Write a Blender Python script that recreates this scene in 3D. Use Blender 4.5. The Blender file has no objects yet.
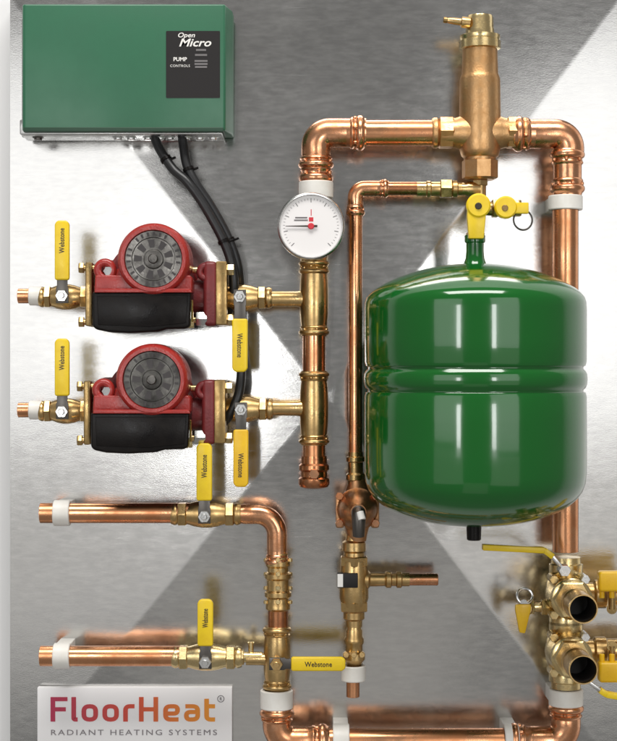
import bpy, bmesh, math, random
from mathutils import Vector, Matrix
random.seed(7)
S = bpy.context.scene
COL = S.collection
U = 0.00125            # one build unit in metres
DC = 1600.0            # camera distance from the panel in build units
CX, CY = 308.5, 370.5
X, Y, Z = Vector((1,0,0)), Vector((0,1,0)), Vector((0,0,1))
F = Vector((0,-1,0))   # out of the panel
UP, DN, RT, LF = Z, -Z, X, -X

def P(px, py, d=0.0):
    f = 1 - d/DC
    return Vector(((px-CX)*f, -d, (CY-py)*f))

# ------------------------------------------------------------------ materials
def mat(name, col, metal=0.0, rough=0.4, col2=None, nscale=60, rvar=0.0, bump=0.0, bscale=300, coat=0.0, spec=0.5, stretch=None):
    m = bpy.data.materials.new(name); m.use_nodes = True
    nt = m.node_tree; n = nt.nodes; l = nt.links
    b = n['Principled BSDF']
    b.inputs['Base Color'].default_value = (*col, 1)
    b.inputs['Metallic'].default_value = metal
    b.inputs['Roughness'].default_value = rough
    b.inputs['Specular IOR Level'].default_value = spec
    if coat:
        b.inputs['Coat Weight'].default_value = coat
        b.inputs['Coat Roughness'].default_value = 0.04
    tc = n.new('ShaderNodeTexCoord')
    src = tc.outputs['Object']
    if stretch:
        mp = n.new('ShaderNodeMapping'); mp.inputs['Scale'].default_value = stretch
        l.new(src, mp.inputs['Vector']); src = mp.outputs['Vector']
    if col2 or rvar:
        nz = n.new('ShaderNodeTexNoise'); nz.inputs['Scale'].default_value = nscale
        nz.inputs['Detail'].default_value = 5; nz.inputs['Roughness'].default_value = 0.6
        l.new(src, nz.inputs['Vector'])
        if col2:
            rp = n.new('ShaderNodeValToRGB')
            rp.color_ramp.elements[0].position = 0.36; rp.color_ramp.elements[1].position = 0.66
            rp.color_ramp.elements[0].color = (*col, 1); rp.color_ramp.elements[1].color = (*col2, 1)
            l.new(nz.outputs['Fac'], rp.inputs['Fac']); l.new(rp.outputs['Color'], b.inputs['Base Color'])
        if rvar:
            mr = n.new('ShaderNodeMapRange')
            mr.inputs['From Min'].default_value = 0.3; mr.inputs['From Max'].default_value = 0.7
            mr.inputs['To Min'].default_value = max(0.02, rough-rvar); mr.inputs['To Max'].default_value = rough+rvar
            l.new(nz.outputs['Fac'], mr.inputs['Value']); l.new(mr.outputs['Result'], b.inputs['Roughness'])
    if bump:
        nb = n.new('ShaderNodeTexNoise'); nb.inputs['Scale'].default_value = bscale; nb.inputs['Detail'].default_value = 3
        l.new(src, nb.inputs['Vector'])
        bp = n.new('ShaderNodeBump'); bp.inputs['Strength'].default_value = bump; bp.inputs['Distance'].default_value = 0.001
        l.new(nb.outputs['Fac'], bp.inputs['Height']); l.new(bp.outputs['Normal'], b.inputs['Normal'])
    return m

M = {}
M['sheet'] = mat('galvanised_sheet', (0.53,0.525,0.515), 1, 0.175, (0.585,0.58,0.565), 170, 0.025, 0.06, 1000, stretch=(0.3,1,1))
def smudges(m):
    """handling marks: large soft patches and thin scratches that change only the gloss of the sheet"""
    nt = m.node_tree; n = nt.nodes; l = nt.links; b = n['Principled BSDF']
    base = b.inputs['Roughness'].links[0].from_socket
    tc = n.new('ShaderNodeTexCoord')
    nz = n.new('ShaderNodeTexNoise'); nz.inputs['Scale'].default_value = 7; nz.inputs['Detail'].default_value = 6; nz.inputs['Distortion'].default_value = 0.8
    l.new(tc.outputs['Object'], nz.inputs['Vector'])
    m1 = n.new('ShaderNodeMapRange'); m1.inputs['From Min'].default_value = 0.42; m1.inputs['From Max'].default_value = 0.72
    m1.inputs['To Min'].default_value = 0.0; m1.inputs['To Max'].default_value = 0.06
    l.new(nz.outputs['Fac'], m1.inputs['Value'])
    mp = n.new('ShaderNodeMapping'); mp.inputs['Rotation'].default_value = (0, 0.5, 0); mp.inputs['Scale'].default_value = (1.5, 1, 60)
    l.new(tc.outputs['Object'], mp.inputs['Vector'])
    n2 = n.new('ShaderNodeTexNoise'); n2.inputs['Scale'].default_value = 6; n2.inputs['Detail'].default_value = 2
    l.new(mp.outputs['Vector'], n2.inputs['Vector'])
    m2 = n.new('ShaderNodeMapRange'); m2.inputs['From Min'].default_value = 0.66; m2.inputs['From Max'].default_value = 0.72
    m2.inputs['To Min'].default_value = 0.0; m2.inputs['To Max'].default_value = 0.06
    l.new(n2.outputs['Fac'], m2.inputs['Value'])
    a1 = n.new('ShaderNodeMath'); l.new(base, a1.inputs[0]); l.new(m1.outputs[0], a1.inputs[1])
    a2 = n.new('ShaderNodeMath'); l.new(a1.outputs[0], a2.inputs[0]); l.new(m2.outputs[0], a2.inputs[1])
    l.new(a2.outputs[0], b.inputs['Roughness'])
smudges(M['sheet'])
M['edge'] = mat('sheet_edge', (0.50,0.49,0.47), 1, 0.4)
M['wallwhite'] = mat('white_paint', (0.86,0.86,0.86), 0, 0.7, bump=0.05)
M['copper'] = mat('copper', (0.84,0.43,0.23), 1, 0.26, (0.62,0.265,0.12), 30, 0.10, 0.06, 200)
M['copperfit'] = mat('copper_fitting', (0.84,0.44,0.25), 1, 0.26, (0.58,0.25,0.115), 60, 0.10, 0.08, 250)
M['copperdark'] = mat('copper_tarnished', (0.60,0.27,0.13), 1, 0.27, (0.36,0.14,0.065), 60, 0.1, 0.05, 200)
M['bronze'] = mat('cast_bronze', (0.66,0.40,0.19), 1, 0.40, (0.56,0.31,0.13), 80, 0.06, 0.25, 420)
M['bronzedark'] = mat('cast_bronze_brown', (0.50,0.25,0.12), 1, 0.40, (0.36,0.17,0.08), 80, 0.06, 0.25, 420)
M['brass'] = mat('brass', (0.70,0.485,0.22), 1, 0.31, (0.48,0.31,0.125), 60, 0.10, 0.12, 300)
M['brassdark'] = mat('brass_aged', (0.50,0.35,0.15), 1, 0.30, (0.33,0.21,0.085), 80, 0.1, 0.12, 300)
M['brasspale'] = mat('brass_pale', (0.80,0.64,0.34), 1, 0.26, (0.66,0.48,0.22), 70, 0.1, 0.12, 300)
M['steel'] = mat('zinc_steel', (0.70,0.70,0.69), 1, 0.28, (0.55,0.55,0.54), 90, 0.08, 0.06)
M['darksteel'] = mat('dark_steel', (0.13,0.12,0.11), 1, 0.38)
M['yellow'] = mat('yellow_vinyl', (0.84,0.60,0.014), 0, 0.34, (0.78,0.53,0.010), 60, 0.06, 0.12, 500)
M['yelloworange'] = mat('yellow_vinyl_deep', (0.82,0.50,0.01), 0, 0.34, (0.76,0.44,0.008), 60, 0.06, 0.12, 500)
M['red'] = mat('red_casting_paint', (0.37,0.030,0.024), 0, 0.28, (0.30,0.022,0.018), 50, 0.08, 0.30, 380)
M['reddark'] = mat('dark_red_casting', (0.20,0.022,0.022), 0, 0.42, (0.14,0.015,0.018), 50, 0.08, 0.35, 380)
M['tank'] = mat('green_tank_enamel', (0.003,0.102,0.011), 0, 0.13, (0.0025,0.094,0.010), 8, 0.03, 0.03, 90, coat=0.5, spec=0.45)
M['tank'].node_tree.nodes['Principled BSDF'].inputs['Coat IOR'].default_value = 1.5
M['box'] = mat('green_powder_coat', (0.032,0.140,0.074), 0, 0.36, (0.028,0.130,0.068), 30, 0.03, 0.06, 700)
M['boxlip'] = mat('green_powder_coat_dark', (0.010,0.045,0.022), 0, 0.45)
M['black'] = mat('black_plastic', (0.004,0.003,0.003), 0, 0.32, (0.007,0.005,0.004), 60, 0.08, 0.10, 500, spec=0.2)
M['blackmatt'] = mat('painted_bore_shade', (0.012,0.009,0.008), 0, 0.6)
M['cable'] = mat('black_cable', (0.012,0.012,0.013), 0, 0.38, None, 60, 0.05, 0.1, 500)
M['label'] = mat('charcoal_label', (0.016,0.014,0.014), 0, 0.5, spec=0.3)
M['labelgrey'] = mat('grey_print', (0.16,0.15,0.15), 0, 0.5)
M['white'] = mat('white_nylon', (0.80,0.78,0.73), 0, 0.42, (0.74,0.71,0.65), 50, 0.05, 0.05)
M['signwhite'] = mat('white_sign_board', (0.88,0.865,0.865), 0, 0.45)
M['printwhite'] = mat('white_print', (0.82,0.80,0.76), 0, 0.5)
M['printgrey'] = mat('grey_lettering', (0.22,0.20,0.21), 0, 0.5)
M['ink'] = mat('black_ink', (0.035,0.025,0.015), 0, 0.5)
M['dial'] = mat('white_dial', (0.83,0.80,0.79), 0, 0.4)
M['redink'] = mat('red_ink', (0.62,0.03,0.045), 0, 0.4)
M['alu'] = mat('cast_aluminium', (0.21,0.20,0.185), 1, 0.36, (0.07,0.066,0.062), 45, 0.1, 0.3, 300)
M['aluold'] = mat('cast_aluminium_tarnished', (0.13,0.125,0.115), 1, 0.42, (0.05,0.048,0.045), 45, 0.1, 0.3, 300)
M['aludark'] = mat('black_anodised', (0.05,0.045,0.045), 0.6, 0.4)
# gradient print of the sign
def grad_mat():
    m = bpy.data.materials.new('red_to_orange_print'); m.use_nodes = True
    nt = m.node_tree; n = nt.nodes; l = nt.links; b = n['Principled BSDF']
    tc = n.new('ShaderNodeTexCoord'); sp = n.new('ShaderNodeSeparateXYZ'); mr = n.new('ShaderNodeMapRange'); rp = n.new('ShaderNodeValToRGB')
    l.new(tc.outputs['Object'], sp.inputs[0]); l.new(sp.outputs['X'], mr.inputs['Value'])
    mr.inputs['From Min'].default_value = -84*U; mr.inputs['From Max'].default_value = 84*U
    l.new(mr.outputs['Result'], rp.inputs['Fac']); l.new(rp.outputs['Color'], b.inputs['Base Color'])
    e = rp.color_ramp.elements
    e[0].color = (0.46,0.03,0.09,1); e[1].color = (0.85,0.33,0.025,1)
    k = rp.color_ramp.elements.new(0.5); k.color = (0.66,0.075,0.035,1)
    b.inputs['Roughness'].default_value = 0.4
    return m
M['gradient'] = grad_mat()

# ------------------------------------------------------------------ mesh building
def frame(axis, hint=None):
    w = axis.normalized()
    h = hint if hint is not None else (Z if abs(w.z) < 0.9 else X)
    u = (h - w*h.dot(w)).normalized()
    return u, w.cross(u), w

class MB:
    def __init__(s): s.bm = bmesh.new()
    def lathe(s, prof, o, axis, seg=32, caps=(True,True), hint=None, phase=0.0, squash=None):
        u, v, w = frame(axis, hint); rings = []
        for t, r in prof:
            ring = []
            for i in range(seg):
                a = 2*math.pi*i/seg + phase
                ring.append(s.bm.verts.new(o + w*t + (u*math.cos(a)*(squash or 1) + v*math.sin(a))*max(r, 1e-3)))
            rings.append(ring)
        for a, b in zip(rings, rings[1:]):
            for i in range(seg):
                j = (i+1) % seg
                s.bm.faces.new((a[i], a[j], b[j], b[i]))
        if caps[0]: s.bm.faces.new(list(reversed(rings[0])))
        if caps[1]: s.bm.faces.new(rings[-1])
        return s
    def cyl(s, a, b, r, seg=28, ch=0.0, r2=None):
        L = (b-a).length; r2 = r if r2 is None else r2
        pr = [(0,r),(L,r2)] if not ch else [(0,r-ch),(ch,r),(L-ch,r2),(L,r2-ch)]
        return s.lathe(pr, a, b-a, seg)
    def hexn(s, a, b, r, ch=1.0, hint=None, phase=math.pi/6, n=6):
        L = (b-a).length
        return s.lathe([(0,r*0.92),(ch,r),(L-ch,r),(L,r*0.92)], a, b-a, n, hint=hint, phase=phase)
    def tube(s, pts, r, seg=20, cap=True):
        pts = [Vector(p) for p in pts]; n = len(pts); rings = []
        T = []
        for i in range(n):
            t = (pts[min(i+1,n-1)] - pts[max(i-1,0)]).normalized(); T.append(t)
        u, v, w = frame(T[0])
        for i in range(n):
            u = (u - T[i]*u.dot(T[i])).normalized(); v = T[i].cross(u)
            ri = r[i] if isinstance(r, (list,tuple)) else r
            rings.append([s.bm.verts.new(pts[i] + (u*math.cos(2*math.pi*k/seg) + v*math.sin(2*math.pi*k/seg))*ri) for k in range(seg)])
        for a, b in zip(rings, rings[1:]):
            for i in range(seg):
                j = (i+1) % seg; s.bm.faces.new((a[i],a[j],b[j],b[i]))
        if cap:
            s.bm.faces.new(list(reversed(rings[0]))); s.bm.faces.new(rings[-1])
        return s
    def _merge(s, tb):
        me = bpy.data.meshes.new('tmp'); tb.to_mesh(me); tb.free(); s.bm.from_mesh(me); bpy.data.meshes.remove(me)
    def prism(s, outline, o, u, v, w, h, bev=0.0, seg=2):
        tb = bmesh.new()
        a = [tb.verts.new(o + u*x + v*y) for x, y in outline]
        b = [tb.verts.new(o + u*x + v*y + w*h) for x, y in outline]
        k = len(a)
        tb.faces.new(a); tb.faces.new(list(reversed(b)))
        for i in range(k):
            j = (i+1) % k; tb.faces.new((a[i], b[i], b[j], a[j]))
        if bev:
            bmesh.ops.recalc_face_normals(tb, faces=tb.faces)
            es = [e for e in tb.edges if len(e.link_faces) == 2 and e.calc_face_angle(0) > 0.5]
            bmesh.ops.bevel(tb, geom=es, offset=bev, segments=seg, affect='EDGES', profile=0.5, clamp_overlap=True)
        s._merge(tb); return s
    def box(s, a, b, bev=0.0, seg=2):
        x0,x1 = sorted((a.x,b.x)); y0,y1 = sorted((a.y,b.y)); z0,z1 = sorted((a.z,b.z))
        return s.prism([(x0,z0),(x1,z0),(x1,z1),(x0,z1)], Vector((0,y0,0)), X, Z, Y, y1-y0, bev, seg)
    def torus(s, c, axis, R, r, seg=32, rs=10):
        u, v, w = frame(axis)
        ring = [[s.bm.verts.new(c + (u*math.cos(a)+v*math.sin(a))*(R+r*math.cos(b)) + w*r*math.sin(b))
                 for b in [2*math.pi*k/rs for k in range(rs)]] for a in [2*math.pi*i/seg for i in range(seg)]]
        for i in range(seg):
            for k in range(rs):
                i2=(i+1)%seg; k2=(k+1)%rs
                s.bm.faces.new((ring[i][k],ring[i2][k],ring[i2][k2],ring[i][k2]))
        return s
    def text(s, body, c, size, depth=0.3, bold=0.0, align='CENTER', shear=0.0, rot=0.0, sx=1.0, spacing=1.0):
        cu = bpy.data.curves.new('t', 'FONT'); cu.body = body; cu.size = size; cu.extrude = depth; cu.offset = bold
        cu.align_x = align; cu.shear = shear; cu.space_character = spacing; cu.resolution_u = 3
        ob = bpy.data.objects.new('t', cu)
        me = bpy.data.meshes.new_from_object(ob)
        mtx = Matrix.Translation(c) @ Matrix.Rotation(math.radians(90), 4, 'X') @ Matrix.Rotation(rot, 4, 'Z') @ Matrix.Diagonal((sx,1,1,1))
        me.transform(mtx); s.bm.from_mesh(me)
        bpy.data.meshes.remove(me); bpy.data.objects.remove(ob); bpy.data.curves.remove(cu)
        return s

ORG = {}
def link(name, mb, m, origin, parent=None, angle=38):
    bm = mb.bm
    bmesh.ops.recalc_face_normals(bm, faces=bm.faces)
    for v in bm.verts: v.co = (v.co - origin)*U
    me = bpy.data.meshes.new(name); bm.to_mesh(me); bm.free()
    me.materials.append(m)
    for p in me.polygons: p.use_smooth = True
    me.set_sharp_from_angle(angle=math.radians(angle))
    o = bpy.data.objects.new(name, me); COL.objects.link(o)
    if parent is not None: o.parent = parent
    return o
def tag(o, label, cat, group=None):
    o['label'] = label; o['category'] = cat
    if group: o['group'] = group
    return o
def thing(name, label, cat, origin, group=None):
    o = bpy.data.objects.new(name, None); COL.objects.link(o); o.empty_display_size = 0.01
    o.location = origin*U; ORG[o] = origin.copy()
    return tag(o, label, cat, group)
def part(name, mb, m, parent, label=None, angle=38):
    root = parent
    while root.parent is not None: root = root.parent
    o = link(name, mb, m, ORG[root], parent, angle)
    if label: o['label'] = label
    return o
def solo(name, mb, m, label, cat, origin, group=None, angle=38):
    o = link(name, mb, m, origin, None, angle); o.location = origin*U; ORG[o] = origin.copy()
    return tag(o, label, cat, group)
def copy_thing(t, off, label):
    r = t.copy(); COL.objects.link(r); r.location = t.location + off*U; r['label'] = label; ORG[r] = ORG[t] + off
    def rec(src, dst):
        for ch in list(src.children):
            c = ch.copy(); COL.objects.link(c); c.parent = dst; rec(ch, c)
    rec(t, r)
    return r

# ------------------------------------------------------------------ setting: wall and cross-broken sheet
AX, AY, AH = 325, 396, 29
PX0, PX1, PY0, PY1 = 10, 621, -4, 776
def bd(px, py):
    tx = (px-AX)/(PX1-AX) if px > AX else (AX-px)/(AX-PX0)
    ty = (py-AY)/(PY1-AY) if py > AY else (AY-py)/(AY-PY0)
    return AH*(1-max(tx, ty))
mb = MB(); mb.box(P(-2500,-2500,-30), P(3200,3200,-42))
o = link('wall', mb, M['wallwhite'], Vector((0,0,0))); o['kind'] = 'structure'
pan = thing('metal_panel', 'large grey sheet metal mounting panel creased from corner to corner in an X', 'panel', P(AX,PY1,0))
bm_ = MB(); b = bm_.bm
cs = [P(PX0,PY0), P(PX1,PY0), P(PX1,PY1), P(PX0,PY1)]
ap = P(AX,AY,AH)
N = 14
cv = [b.verts.new(c) for c in cs]
av = b.verts.new(ap)
for i in range(4): b.faces.new((cv[i], cv[(i+1)%4], av))
sheet = part('folded_sheet', bm_, M['sheet'], pan, angle=0.5)
# soft crease lines: narrow bevel of the sheet's ridges
bmx = bmesh.new(); bmx.from_mesh(sheet.data)
es = [e for e in bmx.edges if len(e.link_faces) == 2]
bmesh.ops.bevel(bmx, geom=es, offset=2.2*U, segments=3, affect='EDGES', profile=0.5)
bmx.to_mesh(sheet.data); bmx.free()
for p in sheet.data.polygons: p.use_smooth = True
sheet.data.set_sharp_from_angle(angle=math.radians(20))
fl = MB()
for i in range(4):
    a, c = cs[i], cs[(i+1)%4]
    inn = (P((PX0+PX1)/2,(PY0+PY1)/2) - (a+c)/2).normalized()
    u = (c-a).normalized()
    fl.prism([(0,0.02),((c-a).length,0.02),((c-a).length-2,2),(2,2)], a + Y*0.1, u, inn, Y, 28)
part('edge_flange', fl, M['edge'], pan)

# ------------------------------------------------------------------ generic plumbing
def pipe(a, b, r, label, m='copper', name='copper_pipe', cat='pipe', group='copper pipes', hollow=True):
    L = (b-a).length; mb = MB()
    if hollow:
        mb.lathe([(14,r*0.84),(0.2,r*0.84),(0,r*0.9),(0.5,r),(L-0.5,r),(L,r*0.9),(L-0.2,r*0.84),(L-14,r*0.84)], a, b-a, 40)
    else: mb.cyl(a, b, r, 40)
    return solo(name, mb, M[m], label, cat, (a+b)/2, group)

def collar_prof(r, L):
    """press-fit socket: crimped neck, then a bead that holds the seal ring, then a flared lip"""
    return [(0,r*1.10),(L*0.30,r*1.12),(L*0.36,r*1.22),(L*0.42,r*1.24),(L*0.50,r*1.13),(L*0.56,r*1.13),(L*0.63,r*1.30),(L*0.70,r*1.36),(L*0.80,r*1.36),(L*0.88,r*1.28),(L*0.94,r*1.16),(L,r*1.14)]
def collar(a, axis, r, L, m, parent, lugs=True, name='collar'):
    mb = MB(); mb.lathe(collar_prof(r, L), a, axis, 36)
    u, v, w = frame(axis)
    if lugs:   # crimp marks left by the pressing jaw
        for k in range(6):
            an = 2*math.pi*k/6 + 0.3
            dr = u*math.cos(an)+v*math.sin(an)
            c = a + w*(L*0.53) + dr*r*1.14
            mb.cyl(c - w*L*0.07, c + w*L*0.07, r*0.16, 10, r*0.04)
    return part(name, mb, M[m], parent)

def arc(c, da, db, Rb, la, lb, n=12):
    pts = [c + da*la]
    cen = c + da*Rb + db*Rb
    for i in range(n+1):
        a = (math.pi/2)*i/n
        pts.append(cen - db*Rb*math.cos(a) - da*Rb*math.sin(a))
    pts.append(c + db*lb)
    return pts

def elbow(c, da, db, r, Rb, la, lb, label, m='copperfit', group='copper elbows', ca=None, cb=None, seg=32):
    t = thing('copper_elbow', label, 'elbow', c, group)
    ps = arc(c, da, db, Rb, la, lb)
    ps = [ps[0], ps[0].lerp(ps[1], 0.25)] + ps[1:-1] + [ps[-1].lerp(ps[-2], 0.25), ps[-1]]
    mb = MB(); mb.tube(ps, [r*1.03] + [r*1.12]*(len(ps)-2) + [r*1.03], seg)
    part('bend', mb, M[m], t)
    for d, l, cl in ((da, la, ca), (db, lb, cb)):
        if cl: collar(c + d*(l-cl*0.35), d, r, cl, m, t)
    return t

def tee(c, axis, up, dn, r, branch, bl, br, label, m='brass', group='brass tees', bead=True):
    """axis points from the first end to the second; up/dn are the arm lengths"""
    t = thing('brass_tee', label, 'tee fitting', c, group)
    mb = MB()
    mb.cyl(c - axis*up, c + axis*dn, r*1.12, 36)
    mb.lathe([(0,r*1.12),(up*0.3,r*1.2),(up*0.5,r*1.24),((up+dn)*0.5,r*1.26),(up+dn*0.5,r*1.24),(up+dn*0.7,r*1.2),(up+dn,r*1.12)], c-axis*up, axis, 36)
    mb.lathe([(0,br*1.25),(r*1.0,br*1.25),(r*1.5,br*1.12),(bl,br*1.10)], c, branch, 28)
    part('body', mb, M[m], t)
    if bead:
        collar(c - axis*(up-6), -axis, r, 14, m, t)
        collar(c + axis*(dn-6), axis, r, 14, m, t)
    return t

def clip(c, axis, r, w, label, base_d):
    t = thing('pipe_clip', label, 'clip', c, 'white plastic pipe clips')
    mb = MB(); ro = r*1.28
    mb.lathe([(-w/2,r*1.02),(-w/2,ro-0.8),(-w/2+0.8,ro),(w/2-0.8,ro),(w/2,ro-0.8),(w/2,r*1.02)], c, axis, 36, caps=(False,False))
    bt = part('band', mb, M['white'], t)
    u = axis.cross(F).normalized()
    mb = MB(); h = -c.y - base_d
    ru = ro*0.86; w_ = w*0.92
    mb.prism([(-ru,-w_/2),(ru,-w_/2),(ru,w_/2),(-ru,w_/2)], Vector((c.x, -base_d, c.z)), u, axis, F, h, 0.8)
    part('saddle', mb, M['white'], t)
    return t

def glyphs(mb, c, along, across, length, width, seed):
    """the dark word printed along a lever grip"""
    tb = MB(); tb.text('Webstone', Vector((0,0,0)), 10, 0.1, 0.14, spacing=1.06)
    xs = [v.co.x for v in tb.bm.verts]; zs = [v.co.z for v in tb.bm.verts]
    for v in tb.bm.verts:
        a = ((v.co.x-min(xs))/(max(xs)-min(xs))-0.5)*length; h = ((v.co.z-min(zs))/(max(zs)-min(zs))-0.5)*width
        d = 0.3 if v.co.y < 0 else 0.0
        v.co = c + along*a - across*h + F*d
    tb.bm.normal_update(); me = bpy.data.meshes.new('tmp'); tb.bm.to_mesh(me); tb.bm.free(); mb.bm.from_mesh(me); bpy.data.meshes.remove(me)

def lever(stem, hd, s0, s1, w, t, ink, seed, mk='yellow', rise=0.0, w2=None):
    """flat steel lever from the stem along hd with a vinyl grip from s0 to s1"""
    ac = hd.cross(F).normalized(); w2 = w2 or w
    mb = MB()
    mb.prism([(-7,-6),(7,-6),(9,-w*0.36),(s0+8,-w*0.36),(s0+8,w*0.36),(9,w*0.36),(7,6),(-7,6)], stem, hd, ac, F, 2.4, 0.5)
    h = part('lever', mb, M['darksteel'], t)
    mb = MB()
    L = s1-s0; hw = w/2; hw2 = w2/2
    ol = [(s0,-hw*0.9),(s0+2,-hw),(s1-4,-hw2),(s1-1,-hw2*0.8),(s1,-hw2*0.45),(s1,hw2*0.45),(s1-1,hw2*0.8),(s1-4,hw2),(s0+2,hw),(s0,hw*0.9)]
    mb.prism(ol, stem - F*1.6, hd, ac, F, 5.8, 1.5, 3)
    g = part('grip', mb, M[mk], h)
    if ink:
        mb = MB(); glyphs(mb, stem + F*4.15 + hd*(s0+L*ink[0]), hd, ac, L*ink[1], w*0.36, seed)
        part('grip_lettering', mb, M['ink'], g)
    return h

def ball_valve(c, axis, r, half, hd, s0, s1, w, label, m='brass', ink=(0.55,0.4), seed=1, mk='yellow', stem=15, nut='steel', endhex=True):
    t = thing('ball_valve', label, 'ball valve', c, 'yellow handled ball valves')
    mb = MB()
    mb.lathe([(-half*0.62,r*1.12),(-half*0.5,r*1.2),(-half*0.32,r*1.42),(-half*0.12,r*1.55),(half*0.12,r*1.55),(half*0.32,r*1.42),(half*0.5,r*1.2),(half*0.62,r*1.12)], c, axis, 32)
    mb.cyl(c, c + F*(r+stem*0.55), r*0.62, 20)
    part('body', mb, M[m], t)
    for sg in (-1, 1):
        mb = MB()
        mb.hexn(c + axis*sg*half*0.55, c + axis*sg*half*0.80, r*1.42, 0.9)
        mb.lathe([(0,r*1.12),(half*0.06,r*1.25),(half*0.12,r*1.25),(half*0.2,r*1.12)], c + axis*sg*half*0.80, axis*sg, 28)
        part('end_nut', mb, M[m], t)
    mb = MB(); mb.hexn(c + F*(r+stem*0.5), c + F*(r+stem*0.85), r*0.58+1, 0.6)
    part('packing_nut', mb, M['brassdark'], t)
    st = c + F*(r+stem)
    lever(st, hd, s0, s1, w, t, ink, seed, mk)
    mb = MB(); mb.hexn(st + F*2.2, st + F*6.5, 6.2, 0.9); mb.cyl(st + F*6, st + F*9, 3.0, 14, 0.5)
    part('handle_nut', mb, M[nut], t)
    return t

# ------------------------------------------------------------------ main header
D0 = 44                                    # depth of the pipe axes
R1 = 13.0
def Q(x, y, d=D0): return P(x, y, d)
pipe(Q(338,133), Q(462,133), R1*0.97, 'thick horizontal copper pipe left of the bronze air separator at the top', m='copper')
pipe(Q(498,133), Q(560,133), R1*0.92, 'short horizontal copper pipe between the bronze air separator and the top right elbow', m='copperdark')
elbow(Q(316,133), RT, DN, R1*0.98, 13, 34, 24, 'copper elbow above the round gauge at the left end of the top pipe', ca=22, cb=18)
elbow(Q(569.5,134), LF, DN, R1*0.98, 14, 40, 24, 'copper elbow at the top right corner of the pipe loop', ca=24, cb=None)

# column with gauge and two supply tees, x = 313
t = thing('copper_coupling', 'bright copper press coupling right above the round gauge', 'coupling', Q(316,168), 'copper couplings')
mb = MB(); mb.cyl(Q(316,152), Q(316,192), R1*1.02, 36); part('sleeve', mb, M['copperfit'], t)
collar(Q(316,160), DN, R1*0.94, 24, 'copperfit', t)
clip(Q(316,190), Z, R1, 16, 'white clip on the copper column just above the round gauge', bd(316,190))
tee(Q(314,238), DN, 34, 28, 11, F, 16, 8, 'brass tee hidden behind the round gauge', group='brass tees')
tee(Q(314,299), DN, 30, 28, 11, LF, 42, 6.8, 'upper brass tee below the round gauge with a branch to the upper red pump')
pipe(Q(314,330), Q(314,382), 11.0, 'short vertical copper pipe between the two brass tees of the pump column')
tee(Q(314,408), DN, 28, 28, 11, LF, 42, 6.8, 'lower brass tee with a branch to the lower red pump')
pipe(Q(314,436), Q(314,462), 11.0, 'stub of copper pipe under the lower brass tee of the pump column', m='copper')
t = thing('copper_stop_end', 'dark copper end cap closing the bottom of the pump column', 'pipe cap', Q(314,470))
mb = MB(); c = Q(314,456)
mb.lathe([(0,12.4),(7,12.8),(9,14.6),(13,14.8),(15,12.9),(20,13),(22,15.0),(27,15.2),(30,13.4),(31.5,9.5),(31.8,1)], c, DN, 36)
part('cap_body', mb, M['copperdark'], t)
mb = MB(); mb.hexn(Q(314,473)+F*11, Q(314,473)+F*15, 5.4, 0.6); part('port_plug', mb, M['copperfit'], t)

# gauge
t = thing('pressure_gauge', 'round white dial pressure gauge with red hub and thin black needle', 'gauge', Q(311,228,80))
c = Q(311,228,70)
mb = MB(); mb.lathe([(0,27),(2,30.2),(17,30.6),(18,30)], c, F, 64); part('case', mb, M['darksteel'], t)
mb = MB(); mb.lathe([(13,30.8),(14,32),(19,32),(21,31),(21.5,30),(20,29.2),(18.2,29)], c, F, 64, caps=(False,False)); part('bezel', mb, M['steel'], t)
mb = MB(); mb.cyl(c+F*17.6, c+F*18.3, 29.6, 64); dl = part('dial', mb, M['dial'], t)
mb = MB(); fc = c+F*18.35
for k in range(41):
    a = math.radians(-45 + 270*k/40 ); dr = X*math.cos(a)+Z*math.sin(a); tn = dr.cross(F)
    r0 = 22.5 if k % 5 == 0 else 24.6
    wd = 0.35 if k % 5 == 0 else 0.18
    mb.prism([(r0,-wd),(26.4,-wd),(26.4,wd),(r0,wd)], fc, dr, tn, F, 0.1)
part('dial_marks', mb, M['labelgrey'], dl)
mb = MB()
for k, (x0,x1) in enumerate(((-16,-3),(-15,-3.5))):
    mb.box(fc + X*x0 + Z*(5+2.4*k) , fc + X*x1 + Z*(6.4+2.4*k) + F*0.12)
part('dial_print', mb, M['labelgrey'], dl)
mb = MB(); mb.box(fc + X*-2.0 + Z*4.5, fc + X*2.2 + Z*8.5 + F*0.12); mb.box(fc + X*-0.3+Z*10, fc+X*0.5+Z*16+F*0.12); part('red_mark', mb, M['redink'], dl)
mb = MB(); mb.prism([(-24,-0.25),(-4,-0.8),(6,-1.1),(6,1.1),(-4,0.8),(-24,0.25)], fc+F*1.4, X, Z, F, 0.5); part('needle', mb, M['ink'], t)
mb = MB(); mb.cyl(fc+F*0.6, fc+F*2.8, 3.0, 24, 0.6); part('hub', mb, M['redink'], t)

# ------------------------------------------------------------------ air separator
t = thing('air_separator', 'tall bronze air separator with a brass vent cap on top of the loop', 'air separator', Q(480,133))
ax = lambda y: Q(480, y)
mb = MB(); f = 1-D0/DC
o0 = ax(180)
pr = [(180,13.6),(178,15.5),(166,16.2),(158,16.2),(156,18.6),(150,20.4),(140,20.8),(120,20.8),(95,20.4),(80,20.2),(77,19.4),(74,18.2),(60,17.6),(46,17.4)]
mb.lathe([((180-y)*f, r*f) for y, r in pr], o0, UP, 48)
part('body', mb, M['bronze'], t)
mb = MB(); mb.hexn(ax(179), ax(160), 17.6, 1.0, n=8); part('base_nut', mb, M['bronze'], t)
for sg, d in ((-1, LF), (1, RT)):
    mb = MB(); c = ax(133)
    mb.lathe([(10,17.5),(20,16),(24,14.6),(38,14.4)], c, d, 32)
    mb.hexn(c+d*26, c+d*40, 16.4, 1.0); mb.lathe([(0,13.4),(2,15),(5,15),(7,13.5)], c+d*40, d, 32)
    part('side_port', mb, M['bronze'], t)
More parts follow.
